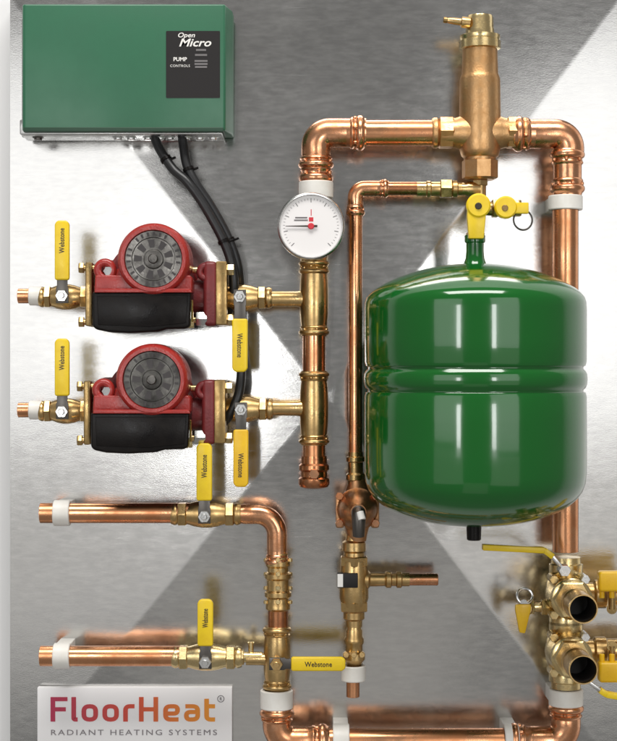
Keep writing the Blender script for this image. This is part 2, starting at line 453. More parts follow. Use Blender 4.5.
mb = MB()
mb.hexn(ax(50), ax(40), 20.2, 1.0, n=10); mb.lathe([(0,18.5),(2,19.6),(5,19.6),(6,15.5)], ax(41), UP, 32)
pv = [(38,14.6),(30,14.2),(28,13.6),(19,13.4),(16,12.5),(15.5,3)]
mb.lathe([((38-y)*f, r*f) for y, r in pv], ax(38), UP, 32)
cap = part('vent_cap', mb, M['brasspale'], t)
mb = MB(); c = Q(470,23, D0+6)
mb.lathe([(0,5.6),(8,5.4),(9,3.6),(16,3.4),(20,3.0),(23,2.2)], c, (LF+UP*0.12).normalized(), 20); nz = part('vent_nozzle', mb, M['brass'], cap)
mb = MB(); mb.cyl(c+(LF+UP*0.12).normalized()*22, c+(LF+UP*0.12).normalized()*26, 3.0, 16, 0.5); part('nozzle_cap', mb, M['brassdark'], nz)

# brass branch tee under the separator
t = thing('brass_tee', 'slim brass tee right under the bronze air separator feeding the thin pipe', 'tee fitting', Q(480,189), 'brass tees')
mb = MB(); mb.cyl(Q(480,176), Q(480,200), 6.0, 24); mb.hexn(Q(480,180), Q(480,186), 8, 0.6)
mb.lathe([(0,7.5),(12,7.5),(14,6.2),(22,6.2)], Q(480,189), LF, 24)
mb.tube([Q(480,198), Q(479.6,204,D0+4), Q(479.4,207,D0+14), Q(479,208,D0+40), Q(478,208,114)], 6.0, 20)
part('body', mb, M['brass'], t)
t = thing('brass_union', 'ribbed brass union on the thin horizontal pipe beside the yellow service valve', 'union', Q(440,188), None)
mb = MB(); a = Q(462,189)
mb.lathe([(0,6.4),(4,6.6),(5,8.4),(9,8.4),(10,7),(15,7),(16,8.2),(20,8.2),(22,7),(30,7),(31,8.1),(34,8.1),(35,7.2),(44,7.2)], a, LF, 28)
part('body', mb, M['brass'], t)
mb = MB(); mb.hexn(Q(452,189), Q(440,189), 9.6, 0.8); part('union_nut', mb, M['brassdark'], t)

# thin make-up water line
pipe(Q(376,188.5), Q(422,188.5), 6.6, 'thin horizontal copper pipe under the top header', m='copperdark')
elbow(Q(355.5,188.5), RT, DN, 6.8, 9, 24, 18, 'small copper elbow to the right of the round gauge', ca=12, cb=14)
pipe(Q(355.5,205), Q(355.5,462), 6.6, 'long thin vertical copper pipe left of the green tank')

# ------------------------------------------------------------------ expansion tank
DT = 118
t = thing('expansion_tank', 'large glossy green expansion tank hanging under the yellow service valve', 'tank', P(475,545,DT))
ft = 1-DT/DC
def tprof(lst, oy): return [((oy-y)*ft, r*ft) for y, r in lst]
oy = 560
up = [(366,109.2),(362,110.4),(340,110.6),(310,110.6),(303,110.2),(298,108.6),(293.5,105),(289,99.5),(284,91),(279,80.5),(274,67),(270,53.5),(267,40),(265,26),(264,12),(263.6,1)]
lo = [(392,109.2),(396,110.4),(420,110.6),(450,110.6),(472,110.4),(482,109.3),(490,106.5),(497,101.5),(504,94),(510,84),(515,72),(519.5,57),(523,40),(525,22),(525.6,1)]
wb = [(365.5,109.0),(367,107.2),(369,107.4),(371,109.6),(374,110.9),(379,111.3),(384,110.9),(387.5,109.6),(389.5,107.4),(391,107.2),(392.5,109.0)]
mb = MB(); mb.lathe(tprof(up, oy), P(475,oy,DT), UP, 128); part('upper_shell', mb, M['tank'], t, angle=60)
mb = MB(); mb.lathe(tprof(lo, oy), P(475,oy,DT), UP, 128); part('lower_shell', mb, M['tank'], t, angle=60)
mb = MB(); mb.lathe(tprof(wb, oy), P(475,oy,DT), UP, 128, caps=(False,False)); part('waist_band', mb, M['tank'], t, angle=60)
mb = MB(); mb.lathe([(0,13),(3,10.5),(8,8.8),(14,8.2),(22,8.2),(23,9.6),(29,9.6),(30,8)], P(475,267,DT), UP, 32); part('neck', mb, M['tank'], t)
mb = MB(); mb.lathe([(-4,18),(0,15),(2.5,10),(3,7),(15,6.6),(16,5.6)], P(474,523,DT), DN, 28); part('air_valve_cap', mb, M['black'], t)

# service valve
t = thing('service_valve', 'yellow plastic service valve with a second knob and ring above the green tank', 'valve', P(478,208,DT))
c = P(478,207,DT)
mb = MB(); mb.cyl(P(476,239,DT), P(478,200,DT), 7.0, 24); mb.cyl(P(478,208,DT-6), P(498,209,DT-6), 6.6, 20); mb.hexn(P(492,208.5,DT-6), P(498,208.5,DT-6), 9.4, 0.8)
part('body', mb, M['brassdark'], t)
mb = MB(); d = P(477,207,DT+14)
ac = X
ol = [(-8.4,3),(-9,-8),(-7.6,-29),(6.4,-29),(8.2,-8),(9,3)]
mb.prism([(x,z) for x,z in ol], d + Y*8, X, Z, F, 9, 1.2)
mb.lathe([(0,10.4),(1,11.2),(5,11.2),(6.5,9.6)], P(478,206,DT+10), F, 36)
g = part('handle', mb, M['yellow'], t)
mb = MB(); mb.cyl(P(478.5,206,DT+16), P(478.5,206,DT+18), 3.2, 16, 0.5); part('handle_screw', mb, M['ink'], g)
mb = MB(); mb.lathe([(0,9.0),(1,10.4),(7,10.4),(8.5,9.0)], P(505,208,DT+2), F, 36)
mb.box(P(504,203,DT+3), P(529,213.5,DT+9), 1.2)
g = part('knob', mb, M['yellow'], t)
mb = MB(); mb.cyl(P(505,208,DT+10), P(505,208,DT+11.5), 3.0, 16, 0.4); part('knob_screw', mb, M['brassdark'], g)
mb = MB(); mb.cyl(P(500,208.5,DT-6), P(521,208.5,DT-6), 6.0, 20); mb.hexn(P(511,208.5,DT-6), P(521,208.5,DT-6), 8.6, 0.8); part('drain_outlet', mb, M['brassdark'], t)
mb = MB(); mb.torus(P(523,220,DT+2), (F+X*0.25).normalized(), 9.2, 0.9, 36, 8); part('tether_ring', mb, M['darksteel'], t)
mb = MB(); mb.tube([P(475.5,240,DT), P(475.5,233,DT)], 8.6, 24); part('thread_collar', mb, M['brass'], t)

# ------------------------------------------------------------------ right column x = 565
XR = 565.5
t = thing('copper_coupling', 'ridged copper press coupling above the white clip on the right column', 'coupling', Q(XR,168), 'copper couplings')
XR0 = XR; XR = 567.5
mb = MB(); mb.cyl(Q(XR,150), Q(XR,198), R1*1.06, 36); part('sleeve', mb, M['copperfit'], t)
collar(Q(XR,172), UP, R1*0.95, 22, 'copperfit', t); collar(Q(XR,172), DN, R1*0.95, 22, 'copperfit', t); XR = XR0
clip(Q(XR,203), Z, R1, 14, 'white clip on the right copper column level with the yellow service valve', bd(XR,203))
pipe(Q(XR,190), Q(XR,552), 12.6, 'long thick vertical copper pipe passing behind the green tank')

# purge valves
def purge(cy, px, py, label):
    t = thing('purge_valve', label, 'purge valve', Q(566,cy), 'brass purge valves')
    c = Q(566, cy)
    mb = MB()
    mb.lathe([(-36,14.2),(-30,14.6),(-29,16.4),(-20,16.4),(-18,15.6),(-12,18.5),(0,20.5),(12,18.5),(18,15.6),(20,16.4),(29,16.4),(30,14.4),(36,14.2)], c, DN, 36)
    mb.lathe([(8,20.5),(22,19.0),(28,17.2),(30,19.6),(36,19.8),(38,17)], c, F, 36)
    part('body', mb, M['brasspale'], t)
    mb = MB(); mb.hexn(c+F*32, c+F*44, 19.2, 1.2); part('port_nut', mb, M['brasspale'], t)
    mb = MB(); mb.lathe([(40,13.2),(60,13.2),(61,14.0),(64,14.0),(65,13.2),(92,13.2),(97,13.6),(98.6,13.3),(98.6,12.2),(97,11.9),(52,11.8)], c, F, 40); hose = part('hose_port', mb, M['brass'], t)
    mb = MB(); mb.lathe([(93,11.75),(54,11.6),(53,1)], c, F, 32, caps=(False,True)); part('port_bore', mb, M['blackmatt'], hose)  # black liner: the dark inside the open port is put into its colour
    # flange bolt lugs
    for sx, sz in ((-1,1),(1,1),(-1,-1)):
        mb = MB(); q = c + X*sx*15 + Z*sz*17
        mb.cyl(q + F*2, q + F*22, 4.2, 16, 0.6); mb.hexn(q + F*20, q+F*25, 4.4, 0.5)
        part('lug_bolt', mb, M['steel' if sx > 0 else 'brasspale'], t)
    # outlet to the right
    mb = MB(); e = c + X*14
    mb.lathe([(0,11),(12,11),(14,13.8),(24,13.8),(26,12),(60,12)], e, X, 32)
    for k in range(4): mb.lathe([(0,12),(1.2,13),(2.4,13),(3.6,12)], e + X*(38+6*k), X, 32)
    part('side_outlet', mb, M['brass'], t)
    return t
p1 = purge(594, 582, 610, 'upper brass purge valve with a dark open port facing out')
p2 = copy_thing(p1, Q(566,651)-Q(566,594), 'lower brass purge valve with a dark open port facing out')
clip(Q(566,697), Z, R1, 16, 'white clip under the two brass purge valves at lower right', bd(566,697))

# bent levers of the purge valves
def bent_lever(pts, n_split, w, label, group='bent purge levers'):
    t = thing('purge_lever', label, 'lever', pts[-1], group)
    def strip(ps, th, ww, name, m, par):
        mb = MB()
        for a, b_ in zip(ps, ps[1:]):
            ax_ = (b_-a); L = ax_.length; u = ax_.normalized(); v = F.cross(u).normalized(); w_ = u.cross(v)
            mb.prism([(-0.6,-th/2),(L+0.6,-th/2),(L+0.6,th/2),(-0.6,th/2)], a - w_*ww/2, u, v, w_, ww, 0.9)
        return part(name, mb, M[m], par)
    a = strip(pts[n_split:], 3.6, 9, 'lever_arm', 'steel', t)
    strip(pts[:n_split+1], 5.6, w, 'grip', 'yellow', a)
    mb = MB(); mb.hexn(pts[-1]+Y*8, pts[-1]+F*7, 6, 0.8); part('pivot_nut', mb, M['steel'], t)
    return t
bent_lever([P(483,547,80), P(544,550,80), P(552,556,80), P(564,570,78)], 2, 12, 'thin yellow lever edge on under the green tank, reaching from the upper purge valve')
bent_lever([P(640,700,82), P(606,694,82), P(600,690,82), P(578,674,80)], 2, 12, 'yellow tipped steel lever slanting down right of the lower purge valve')

# outlets' yellow handles at the right edge of the frame
for (y0, y1, yy, lab, sg, mk) in ((570,592,609,'deep yellow handle above the upper brass outlet at the right edge',1,'yelloworange'), (660,683,646,'deep yellow handle below the lower brass outlet at the right edge',-1,'yelloworange')):
    t = thing('outlet_handle', lab, 'valve handle', P(606,(y0+y1)/2,78), 'yellow outlet handles')
    mb = MB(); mb.box(P(597,y0,70), P(660,y1,84), 2.5, 3); part('grip', mb, M[mk], t)
    mb = MB()
    for k in range(4):
        xx = 602+10*k; ye = y1 if sg > 0 else y0
        mb.cyl(P(xx, ye - 2*sg, 77), P(xx, ye + 6*sg, 77), 2.6, 12, 0.4)
    part('handle_tooth', mb, M['yelloworange'], t)
    mb = MB(); mb.cyl(P(612,yy,60), P(612,yy,72), 5, 16); mb.cyl(P(612,yy,70), P(612,(y0+y1)/2,70), 3.4, 14); part('stem', mb, M['brassdark'], t)

# drain cock on the left side of the column
t = thing('drain_cock', 'small brass drain cock with a yellow wing handle left of the purge valves', 'drain valve', Q(545,607))
mb = MB(); mb.cyl(Q(556,607), Q(520,607), 5.2, 22); mb.hexn(Q(549,607), Q(541,607), 8, 0.6); mb.hexn(Q(534,607), Q(528,607), 7.4, 0.6)
mb.lathe([(0,7),(4,7.6),(10,7.6),(12,6)], Q(524,607), F, 24)
part('body', mb, M['brasspale'], t)
mb = MB(); mb.cyl(Q(524,605,58), Q(524,603,70), 3.4, 16); mb.torus(Q(525,596,66), (F+Z*0.4).normalized(), 7.4, 1.3, 28, 8); part('stem', mb, M['steel'], t)
mb = MB(); mb.prism([(-7.6,8),(-8,3),(-5.6,-10),(-4,-19),(1.5,-20),(4.0,-10),(7.2,3),(7,8)], P(523,612,70), X, Z, F, 5, 1.2); part('wing_handle', mb, M['yelloworange'], t)

# bottom header
elbow(Q(566,741), UP, LF, R1*0.98, 16, 24, 40, 'copper elbow at the bottom right corner of the pipe loop', ca=20, cb=26, m='copperfit')
pipe(Q(300,741), Q(535,741), 12.4, 'horizontal copper pipe along the bottom edge of the panel')
clip(Q(341,741), X, R1, 16, 'white clip on the bottom pipe under the small copper stub', bd(341,741))
clip(Q(511,741), X, R1, 14, 'white clip on the bottom pipe near the bottom right elbow', bd(511,741))
elbow(Q(277,741), UP, RT, R1*0.96, 16, 20, 34, 'copper elbow at the lower left corner beside the white sign', ca=18, cb=26, m='copperfit')

# ------------------------------------------------------------------ lower left returns
D2 = 48
pipe(Q(40,513), Q(190,513), 9.8, 'upper of the two long copper pipes at lower left, open at its left end')
pipe(Q(40,656), Q(186,656), 9.8, 'lower of the two long copper pipes at lower left, just above the white sign')
clip(Q(62,513), X, 9.8, 16, 'white clip near the open end of the upper lower-left pipe', bd(62,513))
clip(Q(62,656), X, 9.8, 16, 'white clip near the open end of the copper pipe above the white sign', bd(62,656))
ball_valve(Q(206,514), X, 8.6, 34, UP, 15, 70, 15, 'brass ball valve on the upper lower-left pipe, yellow handle raised between two pumps and pipe', seed=3, ink=(0.60,0.40))['label'] = 'brass ball valve on the upper of the two long left pipes, yellow handle raised'
ball_valve(Q(207,657), X, 8.6, 34, UP, 15, 60, 15, 'brass ball valve on the copper pipe above the white sign, yellow handle raised', seed=4, m='brasspale', ink=(0.60,0.40))
elbow(Q(277,514), LF, DN, 8.8, 20, 36, 40, 'wide copper elbow turning down beside the raised yellow handle at mid left', ca=None, cb=16)
t = thing('brass_union', 'upper ribbed brass union on the lower left column', 'union', Q(278,582), None)
mb = MB(); a = Q(278,553)
mb.lathe([(0,9.6),(6,9.8),(8,12),(12,12),(14,10.4),(18,10.4),(20,13),(24,13),(26,11),(36,11),(38,13),(42,13),(44,10.6),(48,10.6),(50,12),(54,12),(56,9.8),(60,9.6)], a, DN, 32)
part('body', mb, M['brass'], t)
for yy in (560, 574, 588, 602):
    mb = MB()
    for sx in (-1,1): mb.cyl(Q(278+sx*12,yy)+Z*1.8, Q(278+sx*12,yy)-Z*1.8, 2.4, 12, 0.5)
    mb.cyl(Q(278,yy,D0+11), Q(278,yy,D0+14), 2.6, 12, 0.5)
    part('crimp_lug', mb, M['brasspale'], t)
pipe(Q(278,608), Q(278,642), 9.8, 'short copper pipe between the ribbed union and the lower left tee', m='copperdark')
tee(Q(277,659), DN, 24, 22, 10.4, LF, 30, 5.4, 'brass tee above the white clip on the lower left column', m='brass')
t = thing('brass_bushing', 'short brass nipple with an upright pin right of the lower left valve', 'fitting', Q(251,657))
mb = MB(); mb.cyl(Q(238,657), Q(262,657), 5.4, 24); mb.hexn(Q(238,657), Q(244,657), 8, 0.6); part('nipple', mb, M['brasspale'], t)
mb = MB(); mb.cyl(Q(251,655), Q(251,642), 2.6, 14, 0.4); mb.cyl(Q(248,643), Q(254,643), 1.4, 10); part('pin', mb, M['brasspale'], t)
# horizontal lever valve
t = ball_valve(Q(277,659,D0+1), DN, 8.0, 20, RT, 14, 66, 13.5, 'ball valve with its yellow handle lying level between the two lower columns', seed=5, ink=(0.5,0.5), stem=16, nut='brass')
clip(Q(276.5,699), Z, 12.4, 18, 'white clip above the lower left copper elbow', bd(277,699))
pipe(Q(277,684), Q(277,722), 11.6, 'short copper pipe through the white clip above the lower left elbow', m='copperdark')

# ------------------------------------------------------------------ thin column, regulator and backflow preventer
t = thing('brass_nipple', 'slim brass nipple between the thin copper pipe and the pressure regulator', 'fitting', Q(355.5,472))
mb = MB(); a = Q(355.5,452)
mb.lathe([(0,7.2),(4,7.4),(5,9),(9,9),(10,7.4),(20,7.4),(22,9.2),(27,9.2),(28,8),(40,8)], a, DN, 28); part('body', mb, M['brassdark'], t)
M['bronzereg'] = mat('bronze_regulator', (0.60,0.33,0.17), 1, 0.36, (0.44,0.22,0.10), 70, 0.08, 0.2, 400)
t = thing('pressure_regulator', 'brown bronze pressure regulator with a domed bonnet and adjusting screw', 'regulator', Q(357,510))
c = Q(357,508)
mb = MB()
mb.lathe([(-28,8.4),(-22,9.6),(-16,12),(-8,15),(0,16),(8,15),(18,12),(26,10),(32,9)], c, DN, 32)
mb.lathe([(0,18),(8,19.5),(12,20.6),(16,20.6),(18,18.8),(26,17),(36,13.6),(42,10),(44,8),(46,7.4)], c, F, 36)
part('body', mb, M['bronzereg'], t)
mb = MB()
for sx in (-1,1):
    mb.box(c + X*sx*13 + Z*15 + F*10, c + X*sx*21 - Z*18 + F*17, 2.0)
part('flange_plate', mb, M['bronzereg'], t)
for sx in (-1,1):
    for sz in (-1,1):
        mb = MB(); q = c + X*sx*17.5 + Z*sz*13 + F*16; mb.hexn(q, q+F*3.5, 4, 0.5); mb.cyl(q+F*3, q+F*5, 2, 10)
        part('flange_bolt', mb, M['copperfit'], t)
mb = MB(); mb.cyl(c+F*44, c+F*50, 6.4, 20, 0.6); mb.tube([c+F*46, c+F*52+DN*3, c+F*53+DN*9, c+F*50+DN*22], [6.8,6.8,6.4,5.6], 18); part('screw_sleeve', mb, M['darksteel'], t)
mb = MB(); mb.tube([c+F*55+Z*1+X*1, c+F*57.5-Z*6+X*3], 3.6, 14); part('adjusting_screw', mb, M['printwhite'], t)
t = thing('backflow_preventer', 'brass backflow preventer with a dark square plate and a side outlet', 'backflow preventer', Q(354,585))
mb = MB(); a = Q(354,534)
mb.lathe([(0,7.4),(6,8.4),(8,11.4),(16,11.6),(18,10),(24,10.2),(26,13),(34,13.4),(38,14),(62,14.2),(66,13),(74,12.4),(76,10.4),(82,10.4),(84,8.2),(90,8)], a, DN, 32)
part('body', mb, M['brass'], t)
for ya, yb in ((556,566),(601,611)):
    mb = MB(); mb.hexn(Q(354,ya), Q(354,yb), 14.6, 0.9); part('hex_collar', mb, M['brass'], t)
mb = MB(); mb.box(Q(337,572,D0+6), Q(358,588,D0+17), 0.8); lab = part('dark_plate', mb, M['label'], t)
mb = MB(); mb.box(Q(337.5,574,D0+17), Q(343,587,D0+17.4)); part('plate_print', mb, M['printwhite'], lab)
mb = MB(); a = Q(362,579.5)
mb.lathe([(0,9.6),(6,9.2),(8,6.8),(22,6.4),(24,8.2),(28,8.2),(29,6.4),(33,6.4),(34,8.2),(38,8.2),(39,6.6),(46,6.6)], a, RT, 28); part('side_outlet', mb, M['brass'], t)
pipe(Q(404,579.5), Q(438,579.5), 5.8, 'short copper stub at the side outlet of the backflow preventer', m='copperfit')
t = thing('brass_reducer', 'knobbly brass reducer under the backflow preventer', 'fitting', Q(354,640))
mb = MB(); a = Q(354,618)
mb.lathe([(0,7),(10,7),(12,8.2),(18,8.2),(20,9.6),(24,9.6),(26,8.4),(32,8.4),(34,10.6),(40,10.8),(43,8),(50,7)], a, DN, 28)
for k in range(3): mb.cyl(Q(354+(k-1)*8,655,D0+5), Q(354+(k-1)*8,655,D0+11), 3, 12, 0.5)
part('body', mb, M['brass'], t)
clip(Q(353.5,673), Z, 9.4, 15, 'white clip on the stub under the brass reducer', bd(353,673))
pipe(Q(353,652), Q(353,697), 6.4, 'short copper stub sticking out below the white clip under the brass reducer')

# ------------------------------------------------------------------ pumps with their valves
def make_pump():
    t = thing('circulator_pump', 'upper red circulator pump with a round grey end plate', 'pump', Q(150,298), 'red circulator pumps')
    ya = 298
    mb = MB()
    mb.box(P(102,262,24), P(188,322,60), 8, 3)
    mb.lathe([(0,13),(14,14),(26,17),(70,17),(92,14),(124,13)], Q(92,ya), RT, 32)
    mb.cyl(P(152,288,22), P(152,284,60), 44, 48, 3)
    part('volute', mb, M['reddark'], t)
    # motor drum and shell in front of the volute
    mb = MB()
    c = P(157.5,262,56)
    mb.lathe([(0,34.5),(26,34.5),(38,34),(43,32.8),(45,30.5),(45,27.4),(41,26.8)], c, F, 72, caps=(True,False))
    fr = part('motor_drum', mb, M['red'], t)
    mb = MB()
    ol = [(95,275),(190,275),(192,278),(192,292),(94,292)]
    mb.prism([(P(x,y,92).x, P(x,y,92).z) for x,y in ol], Vector((0,-92,0)), X, Z, Y, 36, 2.4, 3)
    sh = part('front_shell', mb, M['red'], t)
    mb = MB()
    ol = [(95.5,288.5),(190,288.5),(192,292.5),(94,292.5)]
    mb.prism([(P(x,y,100).x, P(x,y,100).z) for x,y in ol], Vector((0,-100.5,0)), X, Z, Y, 6, 0.8)
    part('shell_lip', mb, M['red'], sh)
    mb = MB(); mb.lathe([(37,27.2),(40.5,27.2),(41.5,26.4),(41.5,20.6),(39.8,20),(39.8,9.5),(42.5,8.8),(43,7.5),(43,1)], c, F, 64, caps=(True,True))
    pl = part('end_plate', mb, M['alu'], t)
    mb = MB()
    for k in range(26):
        a = 2*math.pi*k/26 + 0.1
        if k % 7 == 3: continue
        dr = X*math.cos(a)+Z*math.sin(a); tn = dr.cross(F)
        mb.prism([(21.4,-0.9),(25.6,-1.1),(25.6,1.1),(21.4,0.9)], c+F*41.5, dr, tn, F, 0.35)
    for k in range(9):
        a = 2*math.pi*k/9 + 0.3; dr = X*math.cos(a)+Z*math.sin(a); tn = dr.cross(F)
        mb.prism([(11,-2.1),(18.5,-3.2),(18.5,3.2),(11,2.1)], c+F*39.8, dr, tn, F, 0.5)
    part('plate_print', mb, M['aludark'], pl)
    mb = MB(); mb.cyl(c+F*42, c+F*47, 4.6, 24, 0.8); mb.box(c+F*46.5+X*-3.6+Z*0.6, c+F*47.6+X*3.6-Z*0.6); part('vent_plug', mb, M['alu'], pl)
    # terminal box
    mb = MB()
    ol = [(92.5,292),(191,292),(190,326),(186,328.5),(166,329),(158,331.5),(130,333),(108,332),(96,329.5),(92.5,326)]
    mb.prism([(P(x,y,96).x, P(x,y,96).z) for x,y in ol], Vector((0,-98,0)), X, Z, Y, 52, 2.0, 3)
    tb = part('terminal_box', mb, M['black'], t)
    mb = MB(); mb.prism([(P(x,y,98).x, P(x,y,98).z) for x,y in [(97,296),(187,296),(186,323),(150,327),(98,325)]], Vector((0,-98.9,0)), X, Z, Y, 2, 0.6); part('terminal_cover', mb, M['black'], tb)
    # left flange
    mb = MB(); mb.box(P(85,262,72), P(92,326,72)+Y*44, 1.5); part('flange', mb, M['brassdark'], t)
    for yy in (268, 322):
        mb = MB(); q = P(83,yy,66); mb.hexn(q + LF*4, q + X*1, 5.4, 0.6); mb.cyl(q, q + X*20, 3, 14); part('flange_bolt', mb, M['brass'], t)
    mb = MB(); mb.torus(P(105,270,86), F, 7.2, 3.8, 28, 12); mb.box(P(96,262,84), P(103,280,84)+Y*24, 2.5); mb.cyl(P(124,276,60), P(124,276,86), 9, 24, 2); part('lug', mb, M['red'], t)
    mb = MB(); mb.hexn(P(108,271,74), P(108,271,90), 4.8, 0.8); part('lug_bolt', mb, M['steel'], t)
    mb = MB(); mb.cyl(P(189,300,82), P(189,328,82), 4.2, 18, 0.6); mb.hexn(P(189,322,82), P(189,328,82), 5.4, 0.6); part('conduit_screw', mb, M['brasspale'], t)
    # right neck and flanges
    mb = MB(); mb.box(P(206,264,26), P(217,326,70), 4, 3); mb.cyl(P(190,296,46), P(212,296,46), 17, 32)
    mb.torus(P(206,272,66), F, 6, 3.4, 24, 10)
    part('rear_flange', mb, M['reddark'], t)
    mb = MB(); mb.box(P(218,264,28), P(227,325,70), 1.6); part('mating_flange', mb, M['brassdark'], t)
    for yy in (270, 320):
        mb = MB(); q = P(230,yy,62); mb.hexn(q + LF*3, q + X*4, 5.8, 0.6); mb.cyl(q + LF*36, q, 3.2, 14); part('flange_bolt', mb, M['brasspale'], t)
    mb = MB(); q = P(196,319,64); mb.hexn(q, q + X*11, 7.4, 1.0); part('drain_plug', mb, M['steel'], t)
    return t
OFF = Vector((0,0,-(114.0)))
pm = make_pump()
pm2 = copy_thing(pm, Vector((-1.5,0,-113.5)), 'lower red circulator pump with a round dark end plate')
for ch in pm2.children:
    if ch.name.startswith('end_plate'):
        ch.material_slots[0].link = 'OBJECT'; ch.material_slots[0].material = M['aluold']
pipe(Q(18,296), Q(48,296), 7.2, 'short copper stub at the far left feeding the upper pump')
pipe(Q(18,410), Q(48,410), 7.2, 'short copper stub at the far left feeding the lower pump')
clip(Q(36,296), X, 7.2, 13, 'white clip on the copper stub left of the upper pump', bd(36,296))
clip(Q(36,410), X, 7.2, 13, 'white clip on the copper stub left of the lower pump', bd(36,410))
v1 = ball_valve(Q(66,297), X, 8.0, 26, UP, 15, 72, 14, 'brass ball valve left of the upper pump, yellow handle raised', seed=8, ink=(0.66,0.42))
v2 = ball_valve(Q(66,411), X, 8.0, 26, UP, 15, 70, 14, 'brass ball valve left of the lower pump, yellow handle raised', seed=9, ink=(0.66,0.42))
ball_valve(Q(241,298), X, 8.4, 30, DN, 21, 72, 15, 'brass ball valve right of the upper pump, yellow handle hanging down', seed=10, ink=(0.5,0.45))
ball_valve(Q(242,409), X, 8.4, 30, DN, 19, 74, 14.5, 'brass ball valve right of the lower pump, deep yellow handle hanging down', seed=11, ink=(0.62,0.42), mk='yelloworange')

# ------------------------------------------------------------------ control box with cables
t = thing('control_box', 'flat green control box with a charcoal label at the top left of the panel', 'control box', P(126,138,10))
FD = 62
mb = MB()
a_, b_ = P(22.5,5,FD), P(224,129.5,FD)
x0, x1, z1, z0 = a_.x, b_.x, a_.z, b_.z
def rrect(x0,x1,z0,z1,r,n=5):
    o = []
    for cx, cz, s in ((x1-r,z1-r,0),(x0+r,z1-r,90),(x0+r,z0+r,180),(x1-r,z0+r,270)):
        for k in range(n+1):
            a = math.radians(s + 90*k/n); o.append((cx+r*math.cos(a), cz+r*math.sin(a)))
    return o
xr = P(232.5,0,30).x
plan = [(x0-1,-12),(x0-1,-FD+2.5),(x0+1.5,-FD),(x1-1,-FD),(x1+1.2,-FD+1.2),(xr,-34),(xr+0.6,-12)]
mb.prism(plan, Vector((0,0,z0-1)), X, Y, Z, z1-z0+2, 2.4, 3)
part('cover', mb, M['box'], t)
mb = MB(); mb.box(P(27,126,12), P(222,134.5,54), 1.5); mb.box(P(23,20,bd(120,70)+1), P(226,137,14), 1.0); part('base_tray', mb, M['steel'], t)
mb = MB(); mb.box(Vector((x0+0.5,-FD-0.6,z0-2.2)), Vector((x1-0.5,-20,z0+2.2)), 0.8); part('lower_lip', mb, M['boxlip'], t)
for xx in (38, 118, 131, 148, 160, 170, 186, 200, 213):
    mb = MB(); q = P(xx,131,36)
    mb.hexn(q, q + DN*7, 6.0, 0.8); mb.cyl(q + DN*6, q + DN*9, 4.0, 16, 0.5)
    part('cable_gland', mb, M['darksteel' if xx in (38,) else 'steel'], t)
mb = MB(); mb.prism(rrect(P(166,0,FD).x,P(220,0,FD).x,P(0,98,FD).z,P(0,31,FD).z,1.0), Vector((0,-FD-0.4,0)), X, Z, Y, 1.2); lb = part('label_panel', mb, M['label'], t)
mb = MB()
mb.text('Open', P(186,37.3,FD+0.6), 6.4, 0.15, 0.08, shear=0.25, sx=1.15)
mb.text('Micro', P(194.5,46.3,FD+0.6), 10.6, 0.15, 0.18, shear=0.3, sx=1.22)
mb.text('PUMP', P(180,61,FD+0.6), 5.2, 0.1, 0.12)
mb.text('CONTROLS', P(180,67,FD+0.6), 3.4, 0.1, 0.0, spacing=1.1)
part('label_lettering', mb, M['printwhite'], lb)
mb = MB()
for (yy, w) in ((50,5),(55,6),(61,6.5),(64,6.5),(67,6)):
    mb.box(P(201-w,yy-0.9,FD+0.4), P(201+w,yy+0.9,FD+0.8))
part('label_print', mb, M['labelgrey'], lb)

def spline(pts, n=10):
    out = []
    for i in range(len(pts)-1):
        p0, p1, p2, p3 = pts[max(i-1,0)], pts[i], pts[i+1], pts[min(i+2,len(pts)-1)]
        for k in range(n):
            s = k/n
            out.append(0.5*((2*p1) + (p2-p0)*s + (2*p0-5*p1+4*p2-p3)*s*s + (3*p1-p0-3*p2+p3)*s**3))
    out.append(pts[-1]); return out
def cable(pts, r, label, ties):
    t = thing('power_cable', label, 'cable', pts[0], 'black power cables')
    mb = MB(); sp = spline(pts); mb.tube(sp, r, 16); part('sheath', mb, M['cable'], t)
    for k in ties:
        mb = MB(); c = sp[k]; d = (sp[k+1]-sp[k-1]).normalized()
        mb.lathe([(-1.5,r*1.25),(1.5,r*1.25)], c, d, 18); mb.cyl(c + X*r, c + X*(r+5) + Z*2, 1.2, 10)
        part('cable_tie', mb, M['black'], t)
    return t
cable([P(154,133,36), P(158,146,40), P(172,168,46), P(187,182,52), P(203,204,52), P(221,236,52), P(231,262,54), P(234,290,52), P(228,312,44)], 4.6, 'left black cable dropping from the green box to the upper pump', (16, 52))
cable([P(182,133,36), P(183.5,146,40), P(187,166,44), P(196,184,46), P(212,208,44), P(229,240,42), P(238,268,40), P(241,300,26), P(241,340,28), P(241,376,46), P(238,396,52), P(230,414,52), P(222,424,46)], 4.6, 'right black cable running from the green box down to the lower pump', (22, 50))

# ------------------------------------------------------------------ sign
so = P(135,716,12)
t = thing('sign', 'white company sign with red to orange lettering at the lower left corner', 'sign', so)
mb = MB(); mb.box(P(38.5,686,6), P(232,758,14), 0.7); part('board', mb, M['signwhite'], t)
mb = MB()
cu_c = P(133,721.5,14.3)

